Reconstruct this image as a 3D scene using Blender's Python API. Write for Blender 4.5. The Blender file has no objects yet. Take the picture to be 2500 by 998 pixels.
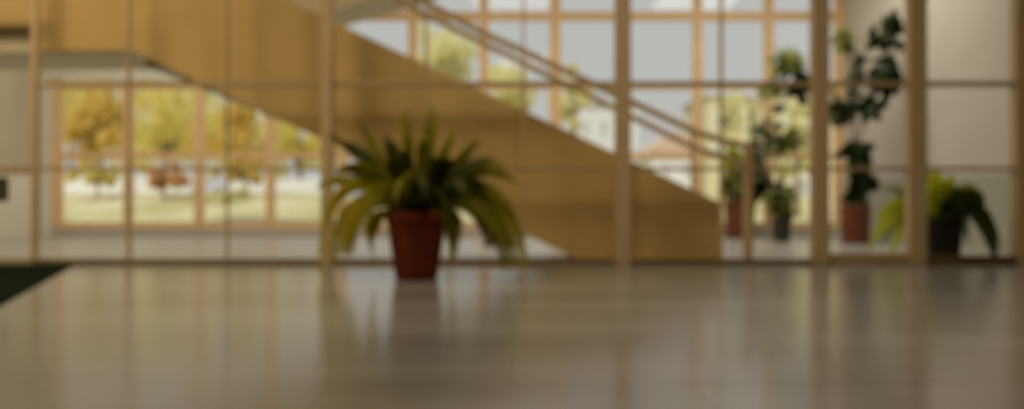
import bpy, bmesh, math, random
from mathutils import Vector, Matrix
random.seed(7)
C = bpy.context.scene.collection
F, CX, CY, CAMZ = 2200.0, 1250.0, 499.0, 0.6
PI = math.pi

def P(px, py, Y):
    """a point seen at (px,py) of the 2500x998 frame, standing Y metres ahead of the camera"""
    return Vector(((px - CX) * Y / F, Y, CAMZ - (py - CY) * Y / F))
def PX(px, Y): return (px - CX) * Y / F
def PZ(py, Y): return CAMZ - (py - CY) * Y / F

# ------------------------------------------------------------------ materials
def mat(name, col, rough=.6, spec=.3, noise=0., nscale=3., bump=0., metal=0., col2=None, stretch=None):
    m = bpy.data.materials.new(name); m.use_nodes = True
    nt = m.node_tree; b = nt.nodes['Principled BSDF']
    b.inputs['Roughness'].default_value = rough
    b.inputs['Specular IOR Level'].default_value = spec
    b.inputs['Metallic'].default_value = metal
    b.inputs['Base Color'].default_value = (*col, 1)
    if noise or col2:
        tc = nt.nodes.new('ShaderNodeTexCoord')
        mp = nt.nodes.new('ShaderNodeMapping')
        if stretch: mp.inputs['Scale'].default_value = stretch
        nz = nt.nodes.new('ShaderNodeTexNoise'); nz.inputs['Scale'].default_value = nscale; nz.inputs['Detail'].default_value = 4
        nt.links.new(tc.outputs['Object'], mp.inputs[0]); nt.links.new(mp.outputs[0], nz.inputs['Vector'])
        rp = nt.nodes.new('ShaderNodeValToRGB')
        c2 = col2 or tuple(min(1, c * (1 + noise)) for c in col)
        c1 = col if col2 else tuple(c * (1 - noise) for c in col)
        rp.color_ramp.elements[0].position = .3; rp.color_ramp.elements[1].position = .7
        rp.color_ramp.elements[0].color = (*c1, 1); rp.color_ramp.elements[1].color = (*c2, 1)
        nt.links.new(nz.outputs['Fac'], rp.inputs[0]); nt.links.new(rp.outputs[0], b.inputs['Base Color'])
        if bump:
            bp = nt.nodes.new('ShaderNodeBump'); bp.inputs['Strength'].default_value = bump; bp.inputs['Distance'].default_value = .02
            nt.links.new(nz.outputs['Fac'], bp.inputs['Height']); nt.links.new(bp.outputs[0], b.inputs['Normal'])
    return m

def leaf_mat(name, c1, c2, trans=.35, rough=.5, nscale=4., spec=.25):
    """leaf blade: diffuse/gloss in front, a share of the light coming through"""
    m = mat(name, c1, rough, spec, col2=c2, nscale=nscale)
    nt = m.node_tree; b = nt.nodes['Principled BSDF']; out = nt.nodes['Material Output']
    tr = nt.nodes.new('ShaderNodeBsdfTranslucent'); mx = nt.nodes.new('ShaderNodeMixShader'); mx.inputs[0].default_value = trans
    rp = [n for n in nt.nodes if n.type == 'VALTORGB'][0]
    nt.links.new(rp.outputs[0], tr.inputs[0])
    nt.links.new(b.outputs[0], mx.inputs[1]); nt.links.new(tr.outputs[0], mx.inputs[2]); nt.links.new(mx.outputs[0], out.inputs[0])
    return m

def glass_mat(name, tint, refl):
    m = bpy.data.materials.new(name); m.use_nodes = True
    nt = m.node_tree; nt.nodes.remove(nt.nodes['Principled BSDF']); out = nt.nodes['Material Output']
    t = nt.nodes.new('ShaderNodeBsdfTransparent'); t.inputs[0].default_value = (*tint, 1)
    g = nt.nodes.new('ShaderNodeBsdfGlossy'); g.inputs['Roughness'].default_value = .02
    mx = nt.nodes.new('ShaderNodeMixShader'); mx.inputs[0].default_value = refl
    nt.links.new(t.outputs[0], mx.inputs[1]); nt.links.new(g.outputs[0], mx.inputs[2]); nt.links.new(mx.outputs[0], out.inputs[0])
    return m

def two_tone(name, low, high, zsplit, rough=.7):
    """painted wall with a dado of another tone up to zsplit (object space = world)"""
    m = mat(name, high, rough, .2)
    nt = m.node_tree; b = nt.nodes['Principled BSDF']
    tc = nt.nodes.new('ShaderNodeTexCoord'); sp = nt.nodes.new('ShaderNodeSeparateXYZ')
    gt = nt.nodes.new('ShaderNodeMath'); gt.operation = 'GREATER_THAN'; gt.inputs[1].default_value = zsplit
    nz = nt.nodes.new('ShaderNodeTexNoise'); nz.inputs['Scale'].default_value = 1.2
    mx = nt.nodes.new('ShaderNodeMix'); mx.data_type = 'RGBA'
    mx.inputs[6].default_value = (*low, 1); mx.inputs[7].default_value = (*high, 1)
    hs = nt.nodes.new('ShaderNodeHueSaturation'); mr = nt.nodes.new('ShaderNodeMapRange')
    mr.inputs[3].default_value = .9; mr.inputs[4].default_value = 1.1
    nt.links.new(tc.outputs['Object'], sp.inputs[0]); nt.links.new(tc.outputs['Object'], nz.inputs['Vector'])
    nt.links.new(sp.outputs[2], gt.inputs[0]); nt.links.new(gt.outputs[0], mx.inputs[0])
    nt.links.new(nz.outputs['Fac'], mr.inputs[0]); nt.links.new(mr.outputs[0], hs.inputs['Value'])
    nt.links.new(mx.outputs[2], hs.inputs['Color']); nt.links.new(hs.outputs[0], b.inputs['Base Color'])
    return m

def floor_mat(name, c1, c2, rough, slab=1.2):
    m = bpy.data.materials.new(name); m.use_nodes = True
    nt = m.node_tree; b = nt.nodes['Principled BSDF']; L = nt.links.new
    tc = nt.nodes.new('ShaderNodeTexCoord')
    nz = nt.nodes.new('ShaderNodeTexNoise'); nz.inputs['Scale'].default_value = .9; nz.inputs['Detail'].default_value = 5
    mp = nt.nodes.new('ShaderNodeMapping'); mp.inputs['Scale'].default_value = (.35, 1.6, 1)
    br = nt.nodes.new('ShaderNodeTexBrick'); br.offset = .5; br.inputs['Scale'].default_value = 1
    br.inputs['Brick Width'].default_value = slab; br.inputs['Row Height'].default_value = slab * .5
    br.inputs['Mortar Size'].default_value = .006; br.inputs['Bias'].default_value = 0
    br.inputs['Color1'].default_value = (1, 1, 1, 1); br.inputs['Color2'].default_value = (.93, .925, .92, 1); br.inputs['Mortar'].default_value = (.8, .78, .74, 1)
    rp = nt.nodes.new('ShaderNodeValToRGB'); rp.color_ramp.elements[0].color = (*c1, 1); rp.color_ramp.elements[1].color = (*c2, 1)
    rp.color_ramp.elements[0].position = .3; rp.color_ramp.elements[1].position = .7
    mx = nt.nodes.new('ShaderNodeMix'); mx.data_type = 'RGBA'; mx.blend_type = 'MULTIPLY'; mx.inputs[0].default_value = 1
    L(tc.outputs['Object'], mp.inputs[0]); L(mp.outputs[0], nz.inputs['Vector']); L(tc.outputs['Object'], br.inputs['Vector'])
    L(nz.outputs['Fac'], rp.inputs[0]); L(rp.outputs[0], mx.inputs[6]); L(br.outputs['Color'], mx.inputs[7]); L(mx.outputs[2], b.inputs['Base Color'])
    mr = nt.nodes.new('ShaderNodeMapRange'); mr.inputs[3].default_value = rough * .85; mr.inputs[4].default_value = rough * 1.2
    L(nz.outputs['Fac'], mr.inputs[0]); L(mr.outputs[0], b.inputs['Roughness'])
    b.inputs['Specular IOR Level'].default_value = 1.
    b.inputs['IOR'].default_value = 1.6
    return m

M = dict(
    floor=floor_mat('lobby_stone', (.21, .212, .205), (.30, .303, .295), .18),
    hall=floor_mat('hall_stone', (.38, .365, .325), (.47, .455, .41), .3, 1.0),
    stair=mat('tan_plaster', (.62, .44, .19), .75, .15, noise=.10, nscale=1.3),
    soffit=mat('soffit_plaster', (.82, .74, .58), .8, .1, noise=.05),
    step=mat('stair_stone', (.50, .45, .37), .5, .3, noise=.1),
    rail=mat('rail_wood', (.66, .50, .29), .45, .3, noise=.12, nscale=8),
    wood=mat('post_wood', (.55, .41, .25), .5, .25, noise=.1, nscale=6, stretch=(8, 8, .6)),
    wood_dark=mat('thin_mullion_wood', (.46, .34, .20), .5, .25, noise=.1, nscale=6, stretch=(8, 8, .6)),
    frame=mat('facade_wood', (.88, .60, .33), .5, .25, noise=.12, nscale=5, stretch=(6, 6, .6)),
    thin=mat('pale_mullion_wood', (.58, .43, .25), .5, .25, noise=.1, nscale=6, stretch=(8, 8, .6)),
    rail_dark=mat('dark_rail_wood', (.21, .15, .085), .5, .25, noise=.1),
    base=mat('base_rail_wood', (.13, .085, .04), .5, .25, noise=.1),
    white=mat('white_plaster', (.80, .78, .70), .7, .2, noise=.04),
    parapet=mat('parapet_plaster', (.56, .52, .44), .7, .2, noise=.05),
    ceil=mat('ceiling_paint', (.70, .64, .52), .8, .1, noise=.03),
    glass=glass_mat('partition_glass', (.97, .97, .955), .03),
    wglass=glass_mat('window_glass', (.98, .99, .98), .025),
    matgreen=mat('mat_fibre', (.012, .020, .013), 1., 0., noise=.4, nscale=60, bump=.5),
    metal=mat('handle_metal', (.10, .10, .07), .4, .4, metal=.6, noise=.05),
    terracotta=mat('terracotta', (.17, .029, .005), .7, .2, noise=.2, nscale=7, bump=.1),
    terracotta2=mat('dull_terracotta', (.20, .07, .04), .75, .15, noise=.2, nscale=7),
    black=mat('black_glaze', (.012, .010, .006), .5, .3, noise=.2),
    darkpot=mat('dark_grey_pot', (.055, .05, .04), .6, .3, noise=.2),
    soil=mat('potting_soil', (.018, .011, .006), .95, .05, noise=.5, nscale=40, bump=.6),
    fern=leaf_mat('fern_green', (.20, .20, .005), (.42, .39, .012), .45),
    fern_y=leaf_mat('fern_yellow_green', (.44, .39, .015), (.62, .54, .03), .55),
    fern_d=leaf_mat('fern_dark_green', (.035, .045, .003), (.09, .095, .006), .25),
    rubber=leaf_mat('dark_glossy_leaf', (.018, .035, .010), (.05, .075, .015), .15, .35, 3, .4),
    mid=leaf_mat('mid_green_leaf', (.19, .23, .05), (.32, .34, .08), .5, .5),
    lime=leaf_mat('lime_leaf', (.42, .50, .02), (.62, .66, .04), .45, .5),
    sage=leaf_mat('sage_leaf', (.17, .19, .11), (.27, .28, .17), .35, .5),
    bark=mat('bark', (.13, .09, .05), .9, .1, noise=.3, nscale=12, bump=.4),
    trunk=mat('pale_trunk', (.34, .27, .17), .9, .1, noise=.2, nscale=6),
    stemg=mat('green_stem', (.10, .12, .03), .6, .2, noise=.2),
    yellow=leaf_mat('yellow_autumn_leaf', (.80, .70, .18), (.90, .82, .34), .45, .7, .8),
    orange=leaf_mat('orange_autumn_leaf', (.78, .58, .14), (.88, .72, .24), .45, .7, .8),
    pale=leaf_mat('pale_yellow_green_leaf', (.84, .80, .42), (.94, .90, .60), .45, .7, .8),
    rust=leaf_mat('rust_leaf', (.72, .42, .18), (.84, .54, .28), .35, .7, 2),
    lawn=mat('dry_lawn', (.44, .40, .16), .95, .05, noise=0, col2=(.70, .64, .42), nscale=.55),
    paving=mat('pale_paving', (.72, .70, .65), .9, .1, noise=.05),
    ownwhite=mat('white_render', (.82, .82, .82), .85, .1, noise=.03),
    cream=mat('cream_render', (.72, .65, .42), .85, .1, noise=.06, nscale=.8),
    greywhite=mat('grey_white_render', (.70, .71, .72), .85, .1, noise=.05),
    roof=mat('red_roof', (.66, .48, .36), .8, .1, noise=.15),
    pane=mat('far_pane', (.45, .46, .44), .2, .5, noise=.05),
    blind=mat('beige_blind', (.6, .5, .36), .8, .1, noise=.04),
    fill_lamp_white=mat('fill_lamp_housing', (.75, .73, .68), .5, .3, noise=.02),  # only for the housings of the added lamps
)

# ------------------------------------------------------------------ mesh helpers
class MB:
    def __init__(self): self.bm = bmesh.new()
    def box(self, x0, x1, y0, y1, z0, z1, bev=0.):
        r = bmesh.ops.create_cube(self.bm, size=1)
        for v in r['verts']:
            v.co = Vector((x0 if v.co.x < 0 else x1, y0 if v.co.y < 0 else y1, z0 if v.co.z < 0 else z1))
        if bev:
            es = list({e for v in r['verts'] for e in v.link_edges})
            bmesh.ops.bevel(self.bm, geom=es, offset=bev, segments=2, affect='EDGES')
        return self
    def prism(self, pts, y0, y1):
        """outline in the XZ plane, pulled from y0 to y1"""
        a = [self.bm.verts.new((x, y0, z)) for x, z in pts]; b = [self.bm.verts.new((x, y1, z)) for x, z in pts]
        n = len(pts); self.bm.faces.new(a); self.bm.faces.new(b[::-1])
        for i in range(n):
            j = (i + 1) % n; self.bm.faces.new((a[j], a[i], b[i], b[j]))
        bmesh.ops.recalc_face_normals(self.bm, faces=self.bm.faces[:]); return self
    def quad(self, *p):
        self.bm.faces.new([self.bm.verts.new(q) for q in p]); return self
    def lathe(self, prof, n=32, c=(0, 0)):
        rings = [[self.bm.verts.new((c[0] + r * math.cos(2 * PI * k / n), c[1] + r * math.sin(2 * PI * k / n), z)) for k in range(n)] for r, z in prof]
        for a, b in zip(rings, rings[1:]):
            for k in range(n): self.bm.faces.new((a[k], a[(k + 1) % n], b[(k + 1) % n], b[k]))
        self.bm.faces.new(rings[0][::-1]); self.bm.faces.new(rings[-1]); return self
    def tube(self, pts, rads, n=8):
        pts = [Vector(p) for p in pts]
        if not hasattr(rads, '__len__'): rads = [rads] * len(pts)
        rings = []
        for i, p in enumerate(pts):
            d = (pts[min(i + 1, len(pts) - 1)] - pts[max(i - 1, 0)]).normalized()
            u = d.cross(Vector((0, 1, 0.013))); u = u.normalized() if u.length > 1e-4 else Vector((1, 0, 0)); v = d.cross(u).normalized()
            rings.append([self.bm.verts.new(p + (u * math.cos(2 * PI * k / n) + v * math.sin(2 * PI * k / n)) * rads[i]) for k in range(n)])
        for a, b in zip(rings, rings[1:]):
            for k in range(n): self.bm.faces.new((a[k], a[(k + 1) % n], b[(k + 1) % n], b[k]))
        self.bm.faces.new(rings[0][::-1]); self.bm.faces.new(rings[-1]); return self
    def leaf(self, base, d, up, L, W, fold=.25, curl=.3):
        """ovate blade with a folded midrib, tip curling down"""
        d = d.normalized(); s = d.cross(up)
        s = s.normalized() if s.length > 1e-3 else Vector((1, 0, 0)); n = s.cross(d).normalized()
        prof = [(0, .04), (.18, .62), (.42, 1.), (.68, .82), (.88, .4), (1, .02)]
        rows = []
        for t, w in prof:
            c = base + d * L * t - n * curl * L * t * t
            rows.append((self.bm.verts.new(c - s * W * w / 2 + n * fold * W * w / 2), self.bm.verts.new(c), self.bm.verts.new(c + s * W * w / 2 + n * fold * W * w / 2)))
        for a, b in zip(rows, rows[1:]):
            self.bm.faces.new((a[0], a[1], b[1], b[0])); self.bm.faces.new((a[1], a[2], b[2], b[1]))
        return self
    def card(self, c, size):
        """one small tree leaf: a rhombus at a random tilt"""
        d = Vector((random.gauss(0, 1), random.gauss(0, 1), random.gauss(0, 1))).normalized()
        u = Vector((random.gauss(0, 1), random.gauss(0, 1), random.gauss(0, 1))); s = d.cross(u).normalized()
        self.quad(c - d * size / 2, c + s * size * .32, c + d * size / 2, c - s * size * .32); return self
    def build(self, name, material, parent=None, smooth=False, label=None, shift=None):
        me = bpy.data.meshes.new(name)
        if shift is not None: bmesh.ops.translate(self.bm, verts=self.bm.verts[:], vec=-Vector(shift))
        self.bm.to_mesh(me); self.bm.free()
        if smooth:
            for p in me.polygons: p.use_smooth = True
        me.materials.append(material)
        o = bpy.data.objects.new(name, me); C.objects.link(o)
        if parent: o.parent = parent
        if label: o['label'] = label
        return o

def tag(o, label, cat, group=None, kind=None):
    o['label'] = label; o['category'] = cat
    if group: o['group'] = group
    if kind: o['kind'] = kind
    return o
def empty(name, loc, label, cat, group=None, kind=None):
    o = bpy.data.objects.new(name, None); o.empty_display_size = .2; o.location = loc; C.objects.link(o)
    return tag(o, label, cat, group, kind)

# ------------------------------------------------------------------ the setting
YP = 9.05            # glazed partition
YF = 17.05           # window facade
XL, XR = -8.9, 6.25  # side walls
HC = 5.3             # ceiling
ST = 'structure'
tag(MB().box(XL, XR + 3, -4, YP + .06, -.12, 0).build('floor', M['floor']), 'polished pale stone floor across the foreground lobby', 'floor', kind=ST)
tag(MB().box(XL, XR, YP + .06, YF + .1, -.12, 0).build('floor', M['hall']), 'brighter stone floor behind the glass partition', 'floor', kind=ST)
tag(MB().box(XL - .2, XR + 3, -4, YF + .2, HC, HC + .2).build('ceiling', M['ceil']), 'plain cream ceiling high over the lobby and stair', 'ceiling', kind=ST)
M['lwall'] = two_tone('left_wall_paint', (.84, .78, .65), (.60, .52, .37), 1.17)
M['rwall'] = two_tone('right_wall_paint', (.40, .41, .34), (.57, .52, .46), 1.0)
M['bwall'] =  mat('lobby_wall_paint', (.45, .36, .23), .8, .1, noise=.05)
tag(MB().box(XL - .2, XL, -4, YF + .2, 0, HC).build('wall_left', M['lwall']), 'beige side wall at the far left, paler below', 'wall', kind=ST)
tag(MB().box(XR, XR + .2, YP + .1, YF + .2, 0, HC).build('wall_right', M['rwall']), 'plain beige side wall behind the right glass panes', 'wall', kind=ST)

tag(MB().box(XL - .2, XR + 3.2, -4.2, -4, 0, HC).build('wall_front', M['bwall']), 'plain tan lobby wall behind the camera', 'wall', kind=ST)
tag(MB().box(XR + 3, XR + 3.2, -4, YP + .06, 0, HC).build('wall_right', M['bwall']), 'plain tan lobby side wall beyond the right edge', 'wall', kind=ST)
# far facade: one timber grid of square panes above a low parapet
SP = 173.6; cols = [140 + SP * i for i in range(12)]; rowy = [550, 380, 211, 40, -128]
fx = [PX(c, YF) for c in cols]; fz = [PZ(r, YF) for r in rowy]; fz[-1] = HC
tag(MB().box(XL, XR, YF - .06, YF + .12, 0, fz[0] - .05, .01).build('wall_back', M['parapet']), 'low grey parapet wall under the far windows', 'wall', kind=ST)
win = empty('window_1', (0, YF, 0), 'far timber window grid of large square panes looking onto autumn trees', 'window', kind=ST)
def wpart(mb, name, m): return mb.build(name, m, win, shift=(0, YF, 0))
for i, x in enumerate(fx):
    w = .085 if i not in (0, 7, 11) else .10
    wpart(MB().box(x - w, x + w, YF - .07, YF + .07, fz[0], HC, .012), 'mullion', M['frame'])
for j, z in enumerate(fz):
    h = .06 if j not in (3,) else .085
    if j == 4: continue
    wpart(MB().box(fx[0], fx[-1], YF - .05, YF + .05, z - h, z + h, .012), 'transom', M['frame'])
for i in range(11):
    for j in range(4):
        wpart(MB().box(fx[i] + .08, fx[i + 1] - .08, YF - .004, YF + .004, fz[j] + .05, fz[j + 1] - .05), 'pane', M['wglass']) if False else \
        wpart(MB().quad((fx[i], YF, fz[j]), (fx[i + 1], YF, fz[j]), (fx[i + 1], YF, fz[j + 1]), (fx[i], YF, fz[j + 1])), 'pane', M['wglass'])
# white plaster surround of the left bays, and the solid end piers
tz = PZ(172, YF)
tr = MB(); tr.box(PX(106, YF), PX(131, YF), YF - .14, YF + .1, 0, tz, .01); tag(tr.build('trim_1', M['white']), 'white upright plaster trim at the left edge of the yellow window', 'trim', kind=ST)
tr = MB(); tr.box(PX(131, YF), PX(640, YF), YF - .14, YF - .055, PZ(196, YF), tz, .01); tag(tr.build('trim_2', M['white']), 'white plaster lintel strip along the top of the yellow window', 'trim', kind=ST)
tag(MB().box(XL, PX(106, YF) - .001, YF - .06, YF + .12, fz[0] - .05, HC).build('wall_back', M['lwall']), 'narrow beige wall pier left of the yellow window', 'wall', kind=ST)
tag(MB().box(fx[-1] + .1, XR, YF - .06, YF + .12, fz[0] - .05, HC).build('wall_back', M['rwall']), 'narrow beige wall pier at the right end of the far windows', 'wall', kind=ST)
tag(MB().box(PX(106, YF), fx[0] - .1, YF - .05, YF + .12, tz, HC).build('wall_back', M['lwall']), 'beige wall above the upright white trim', 'wall', kind=ST)

# glazed partition between lobby and hall: posts every 240 px at this depth
part = empty('window_2', (0, YP, 0), 'timber and glass partition wall with tall posts standing across the lobby', 'window', kind=ST)
def ppart(mb, name, m): return mb.build(name, m, part, shift=(0, YP, 0))
posts = [(85, .06), (315, .024), (555, .018), (800, .115), (1040, .022), (1278, .022), (1520, .155), (1760, .03), (2001, .165), (2236, .175), (2494, .17)]
for px, w in posts:
    x = PX(px, YP); d = .03 if w < .1 else .07
    ppart(MB().box(x - w / 2, x + w / 2, YP - d, YP + d, 0, HC, .008), 'post' if w > .1 else 'mullion', M['wood'] if w > .1 else M['thin'])
xl, xr = PX(85, YP), XR + 1.0
for py, h in ((205, .05), (412, .034)):
    z = PZ(py, YP); ppart(MB().box(xl, xr, YP - .03, YP + .03, z - h / 2, z + h / 2, .006), 'transom', M['wood_dark'])
ppart(MB().box(xl, PX(2001, YP), YP - .055, YP + .055, 0, .055, .006), 'bottom_rail', M['rail_dark'])
ppart(MB().box(PX(2001, YP), PX(2236, YP), YP - .05, YP + .05, 0, .11, .006), 'bottom_rail', M['wood_dark'])
ppart(MB().box(PX(2236, YP), xr, YP - .065, YP + .065, 0, .085, .006), 'bottom_rail', M['base'])
ex = [PX(p, YP) for p, _ in posts] + [xr]; ez = [.03, PZ(412, YP), PZ(205, YP), HC]
for a, b in zip(ex, ex[1:]):
    for c, d in zip(ez, ez[1:]):
        ppart(MB().quad((a, YP, c), (b, YP, c), (b, YP, d), (a, YP, d)), 'pane', M['glass'])
# glass door at the far left of the partition
door = empty('door_1', (PX(-70, YP), YP, 0), 'glass door with a dark pull handle at the left edge', 'door', kind=ST)
def dpart(mb, name, m, p=door): return mb.build(name, m, p, shift=door.location)
dl, dr = PX(-230, YP), PX(85, YP) - .04
dpart(MB().box(dl, dl + .06, YP - .03, YP + .03, 0.01, 2.75, .005), 'frame', M['wood_dark'])
zr = PZ(414, YP); dpart(MB().box(dl + .06, dr, YP - .028, YP + .028, zr - .045, zr + .03, .005), 'push_rail', M['wood_dark'])
dpart(MB().box(dl, dr, YP - .03, YP + .03, 2.69, 2.75, .005), 'frame', M['wood_dark'])
dpart(MB().box(dl + .06, dr, YP - .03, YP + .03, 0.01, .06, .005), 'frame', M['wood_dark'])
dpart(MB().quad((dl, YP, .03), (dr, YP, .03), (dr, YP, 2.72), (dl, YP, 2.72)), 'pane', M['glass'])
hx = PX(14, YP)
hb = MB().box(hx - .065, hx + .065, YP - .085, YP - .05, PZ(492, YP), PZ(432, YP), .012)
hb.box(hx - .02, hx + .02, YP - .052, YP - .002, PZ(480, YP), PZ(470, YP)).box(hx - .02, hx + .02, YP - .052, YP - .002, PZ(452, YP), PZ(442, YP))
dpart(hb, 'handle', M['metal'])

# entrance mat on the lobby floor
a, b = P(205, 646, 1), P(0, 745, 1)
mt = MB(); tilt = [(-4.33, 8.93), (-3.02, 5.30), (-5.2, 4.45), (-7.3, 8.93)]
top = [mt.bm.verts.new((x, y, .014)) for x, y in tilt]; bot = [mt.bm.verts.new((x, y, .0005)) for x, y in tilt]
mt.bm.faces.new(top); mt.bm.faces.new(bot[::-1])
for i in range(4): mt.bm.faces.new((top[i], bot[i], bot[(i + 1) % 4], top[(i + 1) % 4]))
bmesh.ops.recalc_face_normals(mt.bm, faces=mt.bm.faces[:])
bmesh.ops.bevel(mt.bm, geom=[e for e in mt.bm.edges if all(v.co.z > .01 for v in e.verts)], offset=.008, segments=2, affect='EDGES')
tag(mt.build('door_mat', M['matgreen']), 'dark green entrance mat lying on the floor at left', 'mat')

# ------------------------------------------------------------------ staircase with a solid tan side wall
YS, YB = 9.42, 10.85
stair = empty('staircase', (PX(1765, YS), YS, 0), 'solid tan staircase rising from right to left behind the glass', 'staircase')
S0 = Vector(stair.location)
def spart(mb, name, m, p=stair, label=None): return mb.build(name, m, p, shift=S0, label=label)
def q(px, py): return (PX(px, YS), PZ(py, YS))
zl = PZ(122, YS); slope = .449
out = [q(1765, 497), q(395, -144), (XL, PZ(-144, YS)), (XL, PZ(64, YS)), q(85, 64), q(85, 122), q(318, 122), (q(1425, 640)[0], 0.), (q(1765, 0)[0], 0.)]
spart(MB().prism(out, YS, YS + .14), 'side_wall', M['stair'])
xb = q(1765, 0)[0] - .10; slope_m = .468
# body of the flight: soffit slab under the treads
def sof(px): return PZ(122 + (px - 318) * .468, YS)
fl = [(q(1425, 0)[0], 0.), (q(318, 0)[0], zl), (XL, zl), (XL, zl + .22), (q(250, 0)[0], zl + .22), (q(1640, 0)[0], 0.)]
spart(MB().prism(fl, YS + .14, YB), 'soffit_slab', M['soffit'])
n = 15; x0, x1 = q(1690, 0)[0], q(250, 0)[0]; ztop = zl + .30
for k in range(n):
    t = k / n; xa = x0 + (x1 - x0) * t; xe = x0 + (x1 - x0) * (k + 1) / n; z = ztop * (k + 1) / n
    spart(MB().box(xe - .02, xa, YS + .14, YB, max(0, z - .19 - (.1 if k else 0)), z, .006), 'step', M['step'])
spart(MB().box(XL, x1 - .02, YS + .14, YB, zl + .2, ztop, .006), 'landing', M['step'])
# return flight going up to the right from the landing, behind the first
rf = [(PX(560, YB), PZ(70, YB)), (PX(820, YB), PZ(22, YB)), (PX(1010, YB), PZ(-30, YB)), (PX(1250, YB), PZ(-130, YB)), (PX(1250, YB), PZ(-200, YB)), (PX(560, YB), PZ(-30, YB))]
spart(MB().prism(rf, YB + .05, YB + .95), 'return_flight', M['soffit'])
# twin wooden handrail with a newel post
YH = YS + .55
hr = spart(MB().box(PX(1826, YH) - .045, PX(1826, YH) + .045, YH - .045, YH + .045, 0, PZ(352, YH), .01), 'handrail', M['rail'])
def hpart(mb, name):
    o = mb.build(name, M['rail'], hr, shift=S0); return o
def bar(p, q_, r, name): hpart(MB().tube([P(*p, YH), P(*q_, YH)], r, 10), name)
hpart(MB().tube([P(1010, -8, YH), P(1180, 80, YH), P(1700, 322, YH), P(1770, 345, YH), P(1826, 356, YH)], .04, 10), 'top_rail')
hpart(MB().tube([P(960, -4, YH), P(1690, 358, YH), P(1826, 405, YH)], .035, 10), 'lower_rail')
for px in (1040, 1278, 1520, 1690):
    zr_ = PZ(322 + (px - 1700) * .4655, YH); zs = PZ(395 + (px - 1530) * .455, YH)
    hpart(MB().box(PX(px, YH) - .017, PX(px, YH) + .017, YH - .017, YH + .017, zs - .25, zr_, .004), 'baluster')

# ------------------------------------------------------------------ pots and plants
def pot_prof(rt, rb, h, lip):
    return [(rb * .9, .0), (rb, .012), (rb + (rt - rb) * .82, h - lip), (rt * .985, h - lip), (rt, h - lip + .01), (rt, h - .008), (rt - .01, h), (rt - .025, h), (rt - .03, h - .05), (rt - .032, h - .06)]
def make_pot(root, rt, rb, h, lip, m):
    MB().lathe(pot_prof(rt, rb, h, lip), 40).build('pot', m, root, smooth=False)
    MB().lathe([(rt - .045, h - .075), (rt - .034, h - .045), (rt * .5, h - .03), (.02, h - .028)], 24).build('soil', M['soil'], root, smooth=True)

def bez(p0, p1, p2, t): return p0 * (1 - t) ** 2 + p1 * 2 * t * (1 - t) + p2 * t * t
def frond(mb, p0, p1, p2, width, roll, npin=32, tail=.35):
    """arching midrib with rows of leaflets on both sides"""
    pts = [bez(p0, p1, p2, i / 14) for i in range(15)]
    mb.tube(pts, [.005 * (1 - .7 * i / 14) for i in range(15)], 5)
    for i in range(npin):
        t = .12 + .88 * i / (npin - 1); c = bez(p0, p1, p2, t); d = (bez(p0, p1, p2, min(1, t + .02)) - bez(p0, p1, p2, t - .02)).normalized()
        s = d.cross(Vector((0, 0, 1)))
        s = s.normalized() if s.length > .05 else Vector((1, 0, 0))
        s = Matrix.Rotation(roll, 3, d) @ s; nn = s.cross(d)
        w = width * (min(1, .35 + 2.2 * (t - .12)) if t < .45 else max(tail, 1 - (1 - tail) * ((t - .45) / .55) ** 1.6)) * random.uniform(.85, 1.1)
        for sg in (-1, 1):
            dr = (s * sg * .9 + d * .42 - Vector((0, 0, .25))).normalized()
            e = c + dr * w; k = d * w * .19
            mb.quad(c - k * .6, c + dr * w * .5 - k + nn * .01, e, c + dr * w * .5 + k * 1.0 + nn * .01)
            mb.quad(c - k * .6, c + dr * w * .5 + k + nn * .01, e * .55 + c * .45 + k * 1.3, c + k * .9)
    if npin: mb.leaf(pts[-1], pts[-1] - pts[-2], Vector((0, 0, 1)), width * .8, width * .3)

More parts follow.
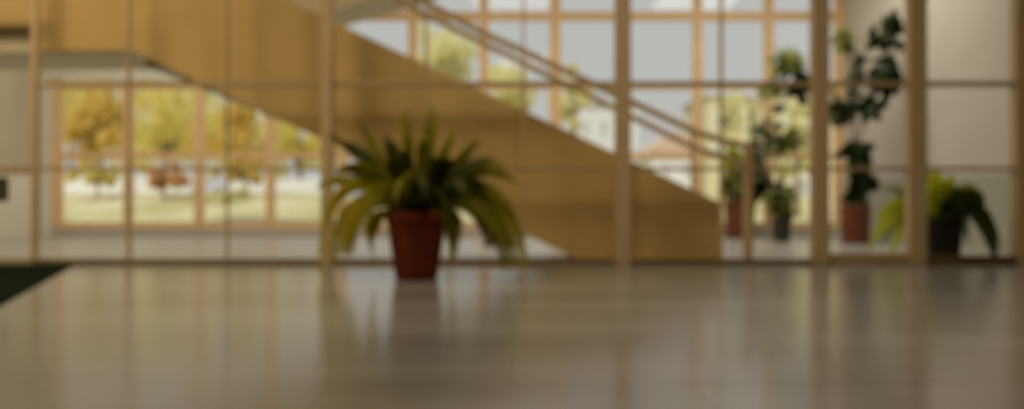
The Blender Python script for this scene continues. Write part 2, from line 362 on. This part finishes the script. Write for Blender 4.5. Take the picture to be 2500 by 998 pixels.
# the large fern in front of the partition
YPOT = 7.29
fern = empty('potted_fern', (PX(1017, YPOT), YPOT, 0), 'large fern with arching fronds in a red terracotta pot on the lobby floor', 'potted plant')
FO = Vector(fern.location)
make_pot(fern, .252, .172, .545, .085, M['terracotta'])
def px_to_fern(px, py, dy=0):  # offsets in the plane of the pot, from its base
    return Vector(((px - 1017) * YPOT / F, dy, (CAMZ - (py - CY) * YPOT / F)))
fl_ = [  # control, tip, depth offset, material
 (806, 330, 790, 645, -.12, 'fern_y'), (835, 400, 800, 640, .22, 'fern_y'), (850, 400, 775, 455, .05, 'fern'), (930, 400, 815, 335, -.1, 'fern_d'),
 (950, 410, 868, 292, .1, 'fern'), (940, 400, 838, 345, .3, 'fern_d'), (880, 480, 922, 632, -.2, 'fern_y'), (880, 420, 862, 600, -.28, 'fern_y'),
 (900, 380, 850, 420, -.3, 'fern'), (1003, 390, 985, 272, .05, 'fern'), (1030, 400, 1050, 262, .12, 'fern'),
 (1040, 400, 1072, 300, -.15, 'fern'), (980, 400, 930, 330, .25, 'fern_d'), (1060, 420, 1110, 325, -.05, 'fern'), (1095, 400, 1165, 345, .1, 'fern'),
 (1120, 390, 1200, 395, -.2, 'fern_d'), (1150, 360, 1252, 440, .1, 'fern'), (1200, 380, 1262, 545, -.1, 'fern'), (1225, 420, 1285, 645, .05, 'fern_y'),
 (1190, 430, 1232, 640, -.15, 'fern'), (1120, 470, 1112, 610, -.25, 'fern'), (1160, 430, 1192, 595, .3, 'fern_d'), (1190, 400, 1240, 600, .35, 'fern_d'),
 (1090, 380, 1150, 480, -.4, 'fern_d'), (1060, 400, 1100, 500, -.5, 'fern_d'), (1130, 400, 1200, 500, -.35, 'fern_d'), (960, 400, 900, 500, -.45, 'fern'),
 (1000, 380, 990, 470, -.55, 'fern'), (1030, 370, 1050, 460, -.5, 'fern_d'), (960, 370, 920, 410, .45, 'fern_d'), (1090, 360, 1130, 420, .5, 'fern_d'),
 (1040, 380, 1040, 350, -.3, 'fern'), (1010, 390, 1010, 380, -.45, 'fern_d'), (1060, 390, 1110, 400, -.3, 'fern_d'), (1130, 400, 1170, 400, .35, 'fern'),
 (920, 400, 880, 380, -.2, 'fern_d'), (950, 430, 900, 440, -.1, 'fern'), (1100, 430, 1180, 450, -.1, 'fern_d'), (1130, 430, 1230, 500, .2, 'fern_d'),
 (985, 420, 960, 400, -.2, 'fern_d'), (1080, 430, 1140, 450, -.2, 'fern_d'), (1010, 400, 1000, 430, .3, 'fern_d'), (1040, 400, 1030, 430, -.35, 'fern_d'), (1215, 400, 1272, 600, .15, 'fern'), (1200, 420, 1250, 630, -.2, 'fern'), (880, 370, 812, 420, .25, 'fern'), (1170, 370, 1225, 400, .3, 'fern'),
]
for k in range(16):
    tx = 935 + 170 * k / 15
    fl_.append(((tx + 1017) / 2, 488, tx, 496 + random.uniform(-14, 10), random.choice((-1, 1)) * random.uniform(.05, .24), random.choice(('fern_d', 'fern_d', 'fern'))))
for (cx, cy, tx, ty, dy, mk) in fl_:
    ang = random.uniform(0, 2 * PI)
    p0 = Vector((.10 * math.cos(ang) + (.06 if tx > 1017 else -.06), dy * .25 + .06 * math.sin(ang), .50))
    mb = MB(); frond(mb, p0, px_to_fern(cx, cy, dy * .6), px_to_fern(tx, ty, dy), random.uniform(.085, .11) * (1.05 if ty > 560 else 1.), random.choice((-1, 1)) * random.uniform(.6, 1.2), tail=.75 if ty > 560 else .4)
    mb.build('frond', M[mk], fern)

def cluster(mb, c, rx, rz, ry, n, L, W, out=.6):
    for _ in range(n):
        while True:
            v = Vector((random.uniform(-1, 1), random.uniform(-1, 1), random.uniform(-1, 1)))
            if v.length <= 1: break
        d = (v.normalized() * out + Vector((random.gauss(0, .5), random.gauss(0, .5), random.gauss(-.1, .4)))).normalized()
        mb.leaf(c + Vector((v.x * rx, v.y * ry, v.z * rz)) - d * L * .5, d, Vector((random.gauss(0, .4), random.gauss(-.5, .4), 1)), L * random.uniform(.7, 1.15), W * random.uniform(.8, 1.15))

def bushy_plant(name, label, px, Y, pot, potmat, clusters, stems, stem_r, leaf):
    root = empty(name, (PX(px, Y), Y, 0), label, 'potted plant'); O = Vector(root.location)
    make_pot(root, *pot, potmat)
    for path in stems:
        pts = [Vector((random.uniform(-.03, .03), random.uniform(-.03, .03), pot[2] - .05))] + [P(x, y, Y + dy) - O for x, y, dy in path]
        MB().tube(pts, [stem_r * (1 - .6 * i / (len(pts) - 1)) for i in range(len(pts))], 7).build('stem', M['bark'], root, smooth=True)
    byk = {}
    for (cx, cy, rx, ry, n, mk, dy) in clusters:
        mb = byk.setdefault(mk, MB()); s = Y / F
        cluster(mb, P(cx, cy, Y + dy) - O, rx * s, ry * s, min(rx, ry) * s * .9, int(n * 1.6), *leaf)
    for mk, mb in byk.items(): mb.build('foliage', M[mk], root)
    return root

bushy_plant('rubber_plant', 'tall dark-leaved plant in a brown-red pot between the two thick right posts', 2089, 13.9, (.225, .20, .60, .07), M['terracotta2'],
    [(2092, 375, 34, 36, 26, 'rubber', 0), (2108, 440, 32, 34, 20, 'rubber', 0), (2088, 475, 26, 22, 14, 'rubber', 0),
     (2172, 85, 28, 58, 30, 'rubber', .1), (2160, 185, 40, 50, 44, 'rubber', 0), (2048, 262, 36, 34, 26, 'rubber', -.1), (2122, 262, 36, 26, 20, 'rubber', .1),
     (2058, 92, 26, 34, 10, 'mid', .2), (2090, 160, 22, 55, 9, 'sage', .2), (2080, 215, 22, 30, 6, 'sage', -.2), (2135, 100, 12, 30, 4, 'rubber', 0)],
    [[(2094, 440, 0), (2092, 375, 0), (2084, 300, 0), (2060, 265, -.05), (2046, 250, -.1)], [(2100, 430, .05), (2098, 340, .05), (2115, 270, .05), (2150, 190, 0), (2172, 60, .1)],
     [(2088, 440, .1), (2086, 320, .1), (2085, 200, .15), (2060, 80, .2)]], .022, (.30, .19))
bushy_plant('leafy_plant', 'tall loose light green plant in a dark pot left of the thick post', 1908, 14.6, (.16, .13, .40, .05), M['darkpot'],
    [(1925, 150, 32, 36, 22, 'mid', 0), (1955, 212, 26, 34, 20, 'rubber', 0), (1900, 205, 26, 22, 9, 'mid', .1), (1882, 320, 34, 48, 14, 'sage', .1), (1925, 345, 26, 26, 9, 'mid', 0),
     (1905, 488, 34, 34, 34, 'mid', 0), (1920, 160, 40, 40, 14, 'mid', .1), (1915, 340, 40, 40, 10, 'mid', .1), (1895, 470, 20, 22, 10, 'rubber', .1), (1870, 210, 14, 24, 4, 'mid', 0), (1850, 350, 18, 40, 6, 'sage', .1), (1905, 260, 16, 26, 4, 'sage', 0)],
    [[(1908, 440, 0), (1895, 350, .05), (1905, 240, 0), (1925, 140, 0)], [(1912, 430, 0), (1925, 345, 0), (1945, 250, 0), (1956, 200, 0)], [(1900, 440, .1), (1885, 330, .1), (1872, 290, .1)]], .016, (.28, .17))
bushy_plant('leafy_plant', 'bushy plant with a yellow-green tuft in a tall red-brown pot beside the stair foot', 1806, 16.2, (.285, .24, .68, .09), M['terracotta2'],
    [(1790, 385, 22, 30, 16, 'lime', 0), (1788, 452, 28, 30, 26, 'mid', -.1), (1836, 458, 30, 26, 30, 'rubber', 0), (1815, 468, 36, 18, 18, 'rubber', -.1), (1862, 405, 26, 46, 14, 'sage', .1), (1858, 455, 18, 22, 10, 'rubber', 0),
     (1805, 420, 26, 26, 12, 'mid', 0)],
    [[(1806, 440, 0), (1792, 380, 0)], [(1812, 440, 0), (1850, 430, .05), (1864, 390, .1)]], .018, (.32, .17))

# arching strap-leaved plant in a black pot just behind the partition
YK = 9.62
sp_ = empty('strap_leaf_plant', (PX(2302, YK), YK, 0), 'arching broad-leaved plant with bright lime leaves in a black pot at far right', 'potted plant'); SO = Vector(sp_.location)
make_pot(sp_, .215, .165, .45, .06, M['black'])
def strap(mb, p0, p1, p2, W, roll):
    rows = []
    for i in range(13):
        t = i / 12; c = bez(p0, p1, p2, t); d = (bez(p0, p1, p2, min(1, t + .03)) - bez(p0, p1, p2, max(0, t - .03))).normalized()
        s = d.cross(Vector((0, 0, 1))); s = s.normalized() if s.length > .05 else Vector((1, 0, 0)); s = Matrix.Rotation(roll, 3, d) @ s; nn = s.cross(d)
        w = W * math.sin(PI * (.12 + .86 * t)) ** .8
        rows.append([mb.bm.verts.new(c - s * w / 2 + nn * w * .15), mb.bm.verts.new(c), mb.bm.verts.new(c + s * w / 2 + nn * w * .15)])
    for a, b in zip(rows, rows[1:]):
        mb.bm.faces.new((a[0], a[1], b[1], b[0])); mb.bm.faces.new((a[1], a[2], b[2], b[1]))
for (cx, cy, tx, ty, dy, W, mk) in [
  (2280, 470, 2268, 415, 0, .17, 'lime'), (2295, 460, 2300, 412, .1, .17, 'lime'), (2275, 480, 2250, 440, -.1, .14, 'lime'), (2315, 470, 2318, 425, -.05, .12, 'lime'), (2282, 480, 2280, 430, -.15, .15, 'lime'),
  (2360, 440, 2400, 470, .1, .13, 'mid'), (2390, 420, 2442, 640, .1, .13, 'fern_d'), (2400, 450, 2420, 630, -.1, .15, 'fern_d'), (2380, 470, 2440, 560, .2, .12, 'mid'),
  (2370, 480, 2382, 600, .15, .09, 'sage'), (2350, 450, 2380, 500, -.2, .16, 'fern_d'), (2340, 470, 2360, 520, -.3, .16, 'rubber'), (2320, 470, 2330, 530, -.32, .16, 'rubber'),
  (2290, 480, 2270, 540, -.3, .16, 'rubber'), (2350, 440, 2430, 480, .2, .11, 'mid'), (2300, 450, 2310, 490, -.25, .18, 'fern_d'), (2250, 470, 2180, 460, .25, .11, 'mid'),
  (2220, 440, 2148, 615, .3, .11, 'lime'), (2230, 460, 2185, 600, .3, .12, 'mid'), (2240, 470, 2205, 625, .28, .12, 'lime'), (2400, 430, 2450, 600, .3, .10, 'mid'), (2370, 460, 2405, 640, -.2, .10, 'fern_d'),
  (2330, 460, 2345, 450, .2, .13, 'fern_d'), (2310, 480, 2360, 480, .1, .14, 'rubber'), (2345, 470, 2400, 540, .0, .14, 'fern_d'),
  (2330, 450, 2370, 470, -.2, .14, 'mid'), (2360, 440, 2425, 520, .25, .13, 'mid'), (2280, 500, 2262, 520, -.3, .14, 'rubber'), (2305, 500, 2320, 510, -.33, .15, 'rubber'), (2335, 500, 2350, 515, -.3, .14, 'rubber'),
  (2265, 470, 2262, 425, -.2, .13, 'lime'), (2300, 470, 2305, 430, -.25, .13, 'lime'), (2235, 450, 2165, 540, .3, .12, 'lime'), (2410, 440, 2445, 620, .0, .12, 'fern_d')]:
    s = YK / F; mb = MB()
    f = lambda px, py, d: P(px, py, YK) + Vector((0, d, 0)) - SO
    strap(mb, Vector((random.uniform(-.06, .06), max(-.1, min(.1, dy * .3)), .42)), f(cx, cy, max(dy * .6, -.2)), f(tx, ty, max(dy, -.34)), W * 1.45, random.choice((-1, 1)) * random.uniform(.6, 1.3))
    mb.build('leaf', M[mk], sp_)

# ------------------------------------------------------------------ outside
def gz(y): return -.06 if y < 19 else -.06 + .98 * min(1, (y - 19) / 6.5) ** 1.0
gm = MB(); xs = [-60 + 6 * i for i in range(21)]; ys = [YF + .13, 18.2, 19, 20, 21, 22, 23, 24, 25.5, 30, 40, 60, 120]
def hill(x, y):
    k = 1 if x < -4 else max(0, 1 - (x + 4) / 4)
    return -.06 + (gz(y) + .06) * (k + (1 - k) * .25)
g = [[gm.bm.verts.new((x, y, hill(x, y))) for x in xs] for y in ys]
for r1, r2 in zip(g, g[1:]):
    for i in range(len(xs) - 1): gm.bm.faces.new((r1[i], r1[i + 1], r2[i + 1], r2[i]))
tag(gm.build('ground', M['lawn'], smooth=True), 'dry yellow-green lawn rising gently outside the windows', 'lawn', kind=ST)
# paved walk under the windows on the lawn
tag(MB().box(-8, 12, 17.25, 18.1, -.10, -.035).build('path', M['paving']), 'pale paved walk outside along the far windows', 'path', kind=ST)
# low white garden wall on the bank
tag(MB().box(PX(150, 26), PX(470, 26), 26, 26.25, .7, PZ(432, 26), .02).build('garden_wall', M['ownwhite']), 'low white garden wall on the bank behind the left panes', 'garden wall')
tag(MB().box(PX(560, 27), PX(840, 27), 27, 27.25, .7, PZ(438, 27), .02).build('garden_wall', M['ownwhite']), 'low white garden wall outside near the thick post left of the fern', 'garden wall')

def tree(label, px, Y, py, rx, ry, mk, n=1500, size=.2, trunk=True, name='tree', group=None):
    zb = hill(PX(px, Y), Y) - .05
    root = empty(name, (PX(px, Y), Y, zb), label, 'tree' if name == 'tree' else 'bush', group)
    O = Vector(root.location); s = Y / F; c = P(px, py, Y) - O
    if trunk:
        mb = MB(); top = c + Vector((0, 0, ry * s * .3))
        kk = 1 if name == 'tree' else .35
        mb.tube([(0, 0, 0), (.04, .02, c.z * .4), (0, 0, c.z * .7), top], [.13 * kk, .10 * kk, .08 * kk, .03 * kk], 8)
        for k in range(7):
            a = random.uniform(0, 2 * PI); h = c.z * random.uniform(.5, .85)
            e = c + Vector((math.cos(a) * rx * s * .7, math.sin(a) * rx * s * .6, random.uniform(-.3, .6) * ry * s))
            mb.tube([(0, 0, h), Vector((0, 0, h)).lerp(e, .5) + Vector((0, 0, .1)), e], [.05, .03, .012], 6)
        mb.build('trunk', M['trunk'], root, smooth=True)
    mb = MB(); puffs = []
    for _ in range(16):
        v = Vector((random.gauss(0, .45), random.gauss(0, .45), random.gauss(0, .42)))
        puffs.append((c + Vector((v.x * rx * s, v.y * rx * s, v.z * ry * s)), random.uniform(.25, .5) * min(rx, ry) * s))
    for _ in range(int(n * 1.7)):
        p, r = random.choice(puffs); v = Vector((random.gauss(0, 1), random.gauss(0, 1), random.gauss(0, 1))).normalized() * r * random.uniform(.5, 1.05)
        z = p + v
        if z.z < .08: z.z = .08
        mb.card(z, size * random.uniform(.7, 1.3))
    mb.build('foliage', M[mk], root)
    return root
G = 'autumn trees outside the windows'
tree('orange-yellow autumn tree outside, behind the leftmost window bay', 240, 27.5, 300, 100, 112, 'orange', 1800, group=G)
tree('bright yellow autumn tree outside, just right of the orange-yellow one', 400, 34.5, 312, 120, 112, 'yellow', 2000, group=G)
tree('golden autumn tree outside, right of the bright yellow one', 560, 30, 330, 100, 110, 'orange', 1600, group=G)
tree('yellow autumn tree outside, behind the panes left of the fern', 730, 34, 350, 90, 66, 'yellow', 1200, group=G)
tree('broad golden tree farther outside, filling the gap left of the second window bay', 320, 41.5, 310, 120, 110, 'orange', 1800, group=G)
tree('broad yellow tree farther outside, filling the gap behind the third window bay', 490, 47, 310, 130, 115, 'yellow', 2000, group=G)
tree('broad pale yellow tree farther outside, behind the fourth window bay', 650, 42, 320, 110, 100, 'pale', 1600, group=G)
tree('pale yellow tree far outside at the left end of the windows', 170, 45, 240, 90, 120, 'yellow', 1500, group=G)
tree('pale yellow-green tree outside, above the upper stair edge', 1095, 34, 140, 75, 90, 'pale', 1500, group=G)
tree('pale yellow-green tree outside, behind the middle of the handrail', 1265, 33, 240, 75, 110, 'pale', 1500, group=G)
tree('slim pale tree outside, right of the pair behind the handrail', 1400, 36, 250, 38, 90, 'pale', 700, group=G)
tree('yellow-green tree outside, behind the loose light green plant', 1945, 30, 350, 60, 90, 'pale', 1500, group=G)
tree('small pale tree outside, above the tall red-brown pot', 1780, 40, 290, 40, 75, 'pale', 700, group=G)
tree('rust-red bush outside against the white garden wall', 398, 24.3, 432, 48, 32, 'rust', 900, .14, True, 'bush')
tree('yellow bush outside, under the orange-yellow tree', 235, 24.4, 425, 80, 22, 'yellow', 900, .16, True, 'bush')
tree('golden bush outside, in front of the white wall right of the rust bush', 600, 25, 418, 80, 26, 'orange', 900, .16, True, 'bush')
tree('low green-yellow bush outside on the lawn right of the rust bush', 560, 24, 476, 60, 22, 'pale', 700, .14, True, 'bush')

# pale houses far behind
def house(label, px0, px1, py0, Y, depth, wallm, rooff, wins, name='house'):
    x0, x1 = PX(px0, Y), PX(px1, Y); z0, z1 = .1, PZ(py0, Y)
    zb = hill((x0 + x1) / 2, Y) - .2
    root = empty(name, ((x0 + x1) / 2, Y, zb), label, 'building'); O = Vector(root.location)
    MB().box(x0, x1, Y, Y + depth, zb, z1).build('wall', wallm, root, shift=O)
    if rooff == 'flat': MB().box(x0 - .25, x1 + .25, Y - .25, Y + depth + .25, z1, z1 + .25, .03).build('roof', M['greywhite'], root, shift=O)
    else:
        MB().prism([(x0 - .3, z1), (x1 + .3, z1), ((x0 + x1) / 2, z1 + rooff)], Y - .3, Y + depth + .3).build('roof', M['roof'], root, shift=O)
    for (u0, u1, v0, v1) in wins:
        w = MB().box(PX(u0, Y), PX(u1, Y), Y - .04, Y + .02, PZ(v1, Y), PZ(v0, Y)).build('window', M['ownwhite'], root, shift=O)
        MB().box(PX(u0, Y) + .12, PX(u1, Y) - .12, Y - .06, Y - .035, PZ(v1, Y) + .12, PZ(v0, Y) - .12).build('pane', M['pane'], w, shift=O)
    return root
house('pale grey-white apartment block outside behind the lower handrail', 1395, 1560, 255, 52, 8, M['greywhite'], 'flat', [(1415, 1440, 290, 330), (1460, 1485, 290, 330), (1505, 1530, 290, 330), (1415, 1440, 370, 410), (1460, 1485, 370, 410), (1505, 1530, 370, 410)])
house('cream building far outside behind the plants on the right', 1890, 2110, 225, 50, 8, M['cream'], 'flat', [(1915, 1945, 265, 310), (1970, 2000, 265, 310), (1915, 1945, 355, 400), (1970, 2000, 355, 400), (1930, 1975, 430, 480)])
house('small white cottage with a red roof outside, beside the cream building', 1590, 1710, 372, 42, 5, M['ownwhite'], 1.0, [(1612, 1638, 395, 430), (1662, 1688, 395, 430)])
house('narrow pale yellow house outside between cottage and cream building', 1725, 1830, 235, 54, 7, M['cream'], 'flat', [(1742, 1768, 275, 315), (1788, 1814, 275, 315), (1742, 1768, 350, 390), (1788, 1814, 350, 390)])

# ------------------------------------------------------------------ light
w = bpy.data.worlds.new('World'); bpy.context.scene.world = w; w.use_nodes = True
nt = w.node_tree; bg = nt.nodes['Background']
tc = nt.nodes.new('ShaderNodeTexCoord'); sx = nt.nodes.new('ShaderNodeSeparateXYZ'); rp = nt.nodes.new('ShaderNodeValToRGB')
rp.color_ramp.elements[0].position = 0; rp.color_ramp.elements[0].color = (.98, .96, .92, 1)
rp.color_ramp.elements[1].position = .5; rp.color_ramp.elements[1].color = (.93, .97, 1., 1)
nt.links.new(tc.outputs['Generated'], sx.inputs[0]); nt.links.new(sx.outputs[2], rp.inputs[0]); nt.links.new(rp.outputs[0], bg.inputs[0])
bg.inputs[1].default_value = .56

def sun(d, e, col, ang):
    l = bpy.data.lights.new('sun', 'SUN'); l.energy = e; l.color = col; l.angle = ang
    o = bpy.data.objects.new('sun', l); C.objects.link(o); o.rotation_euler = (-Vector(d)).to_track_quat('-Z', 'Y').to_euler(); o.location = (0, 40, 30)
sun((-.35, -.60, .75), 2.5, (1, .95, .86), .03)

def added_fill_lamp(x, y, sx_, sy_, e, col, label):  # area light in an added housing, kept above the frame
    r = empty('added_fill_lamp', (x, y, HC), label, 'lamp', 'added fill lamps over the lobby')
    MB().box(-sx_ / 2 - .05, sx_ / 2 + .05, -sy_ / 2 - .05, sy_ / 2 + .05, -.06, 0, .01).build('fill_housing', M['fill_lamp_white'], r)
    l = bpy.data.lights.new('fill_light', 'AREA'); l.shape = 'RECTANGLE'; l.size = sx_; l.size_y = sy_; l.energy = e; l.color = col
    o = bpy.data.objects.new('fill_light', l); C.objects.link(o); o.parent = r; o.location = (0, 0, -.07); return r
W_ = (1, .80, .52)
added_fill_lamp(-5.0, 5.9, 1.6, 2.4, 205, W_, 'added flat fill lamp, unseen high over the lobby')  # unseen lamps added to brighten the lobby and the stair front
added_fill_lamp(.4, 5.2, 1.6, 2.4, 105, W_, 'added flat fill lamp, unseen high over the lobby')
added_fill_lamp(4.5, 2.5, 1.6, 2.4, 5, W_, 'added flat fill lamp, unseen high over the lobby')
H_ = (1, .93, .80)
for x_, e_ in ((-6, 105), (0, 80), (4.2, 118)):  # unseen lamps added to lift the hall walls, window frames and soffit
    added_fill_lamp(x_, 13.6, 1.8, 1.8, e_, H_, 'added square fill lamp, unseen over the hall behind the glass')['group'] = 'added fill lamps over the hall'

# ------------------------------------------------------------------ camera: wide open lens focused close, so the room goes soft
cam = bpy.data.cameras.new('camera'); co = bpy.data.objects.new('camera', cam); C.objects.link(co)
co.location = (0, 0, CAMZ); co.rotation_euler = (PI / 2, 0, 0)
cam.sensor_width = 36; cam.lens = F / 2500 * 36; cam.clip_end = 400
cam.dof.use_dof = True; cam.dof.focus_distance = 1.0; cam.dof.aperture_fstop = 2.5
sc = bpy.context.scene; sc.camera = co
sc.view_settings.view_transform = 'Standard'; sc.view_settings.look = 'None'; sc.view_settings.exposure = 0; sc.view_settings.gamma = 1
sc.cycles.use_denoising = True; sc.cycles.sample_clamp_indirect = 4; sc.cycles.max_bounces = 10; sc.cycles.transparent_max_bounces = 16
sc.cycles.caustics_reflective = False; sc.cycles.caustics_refractive = False
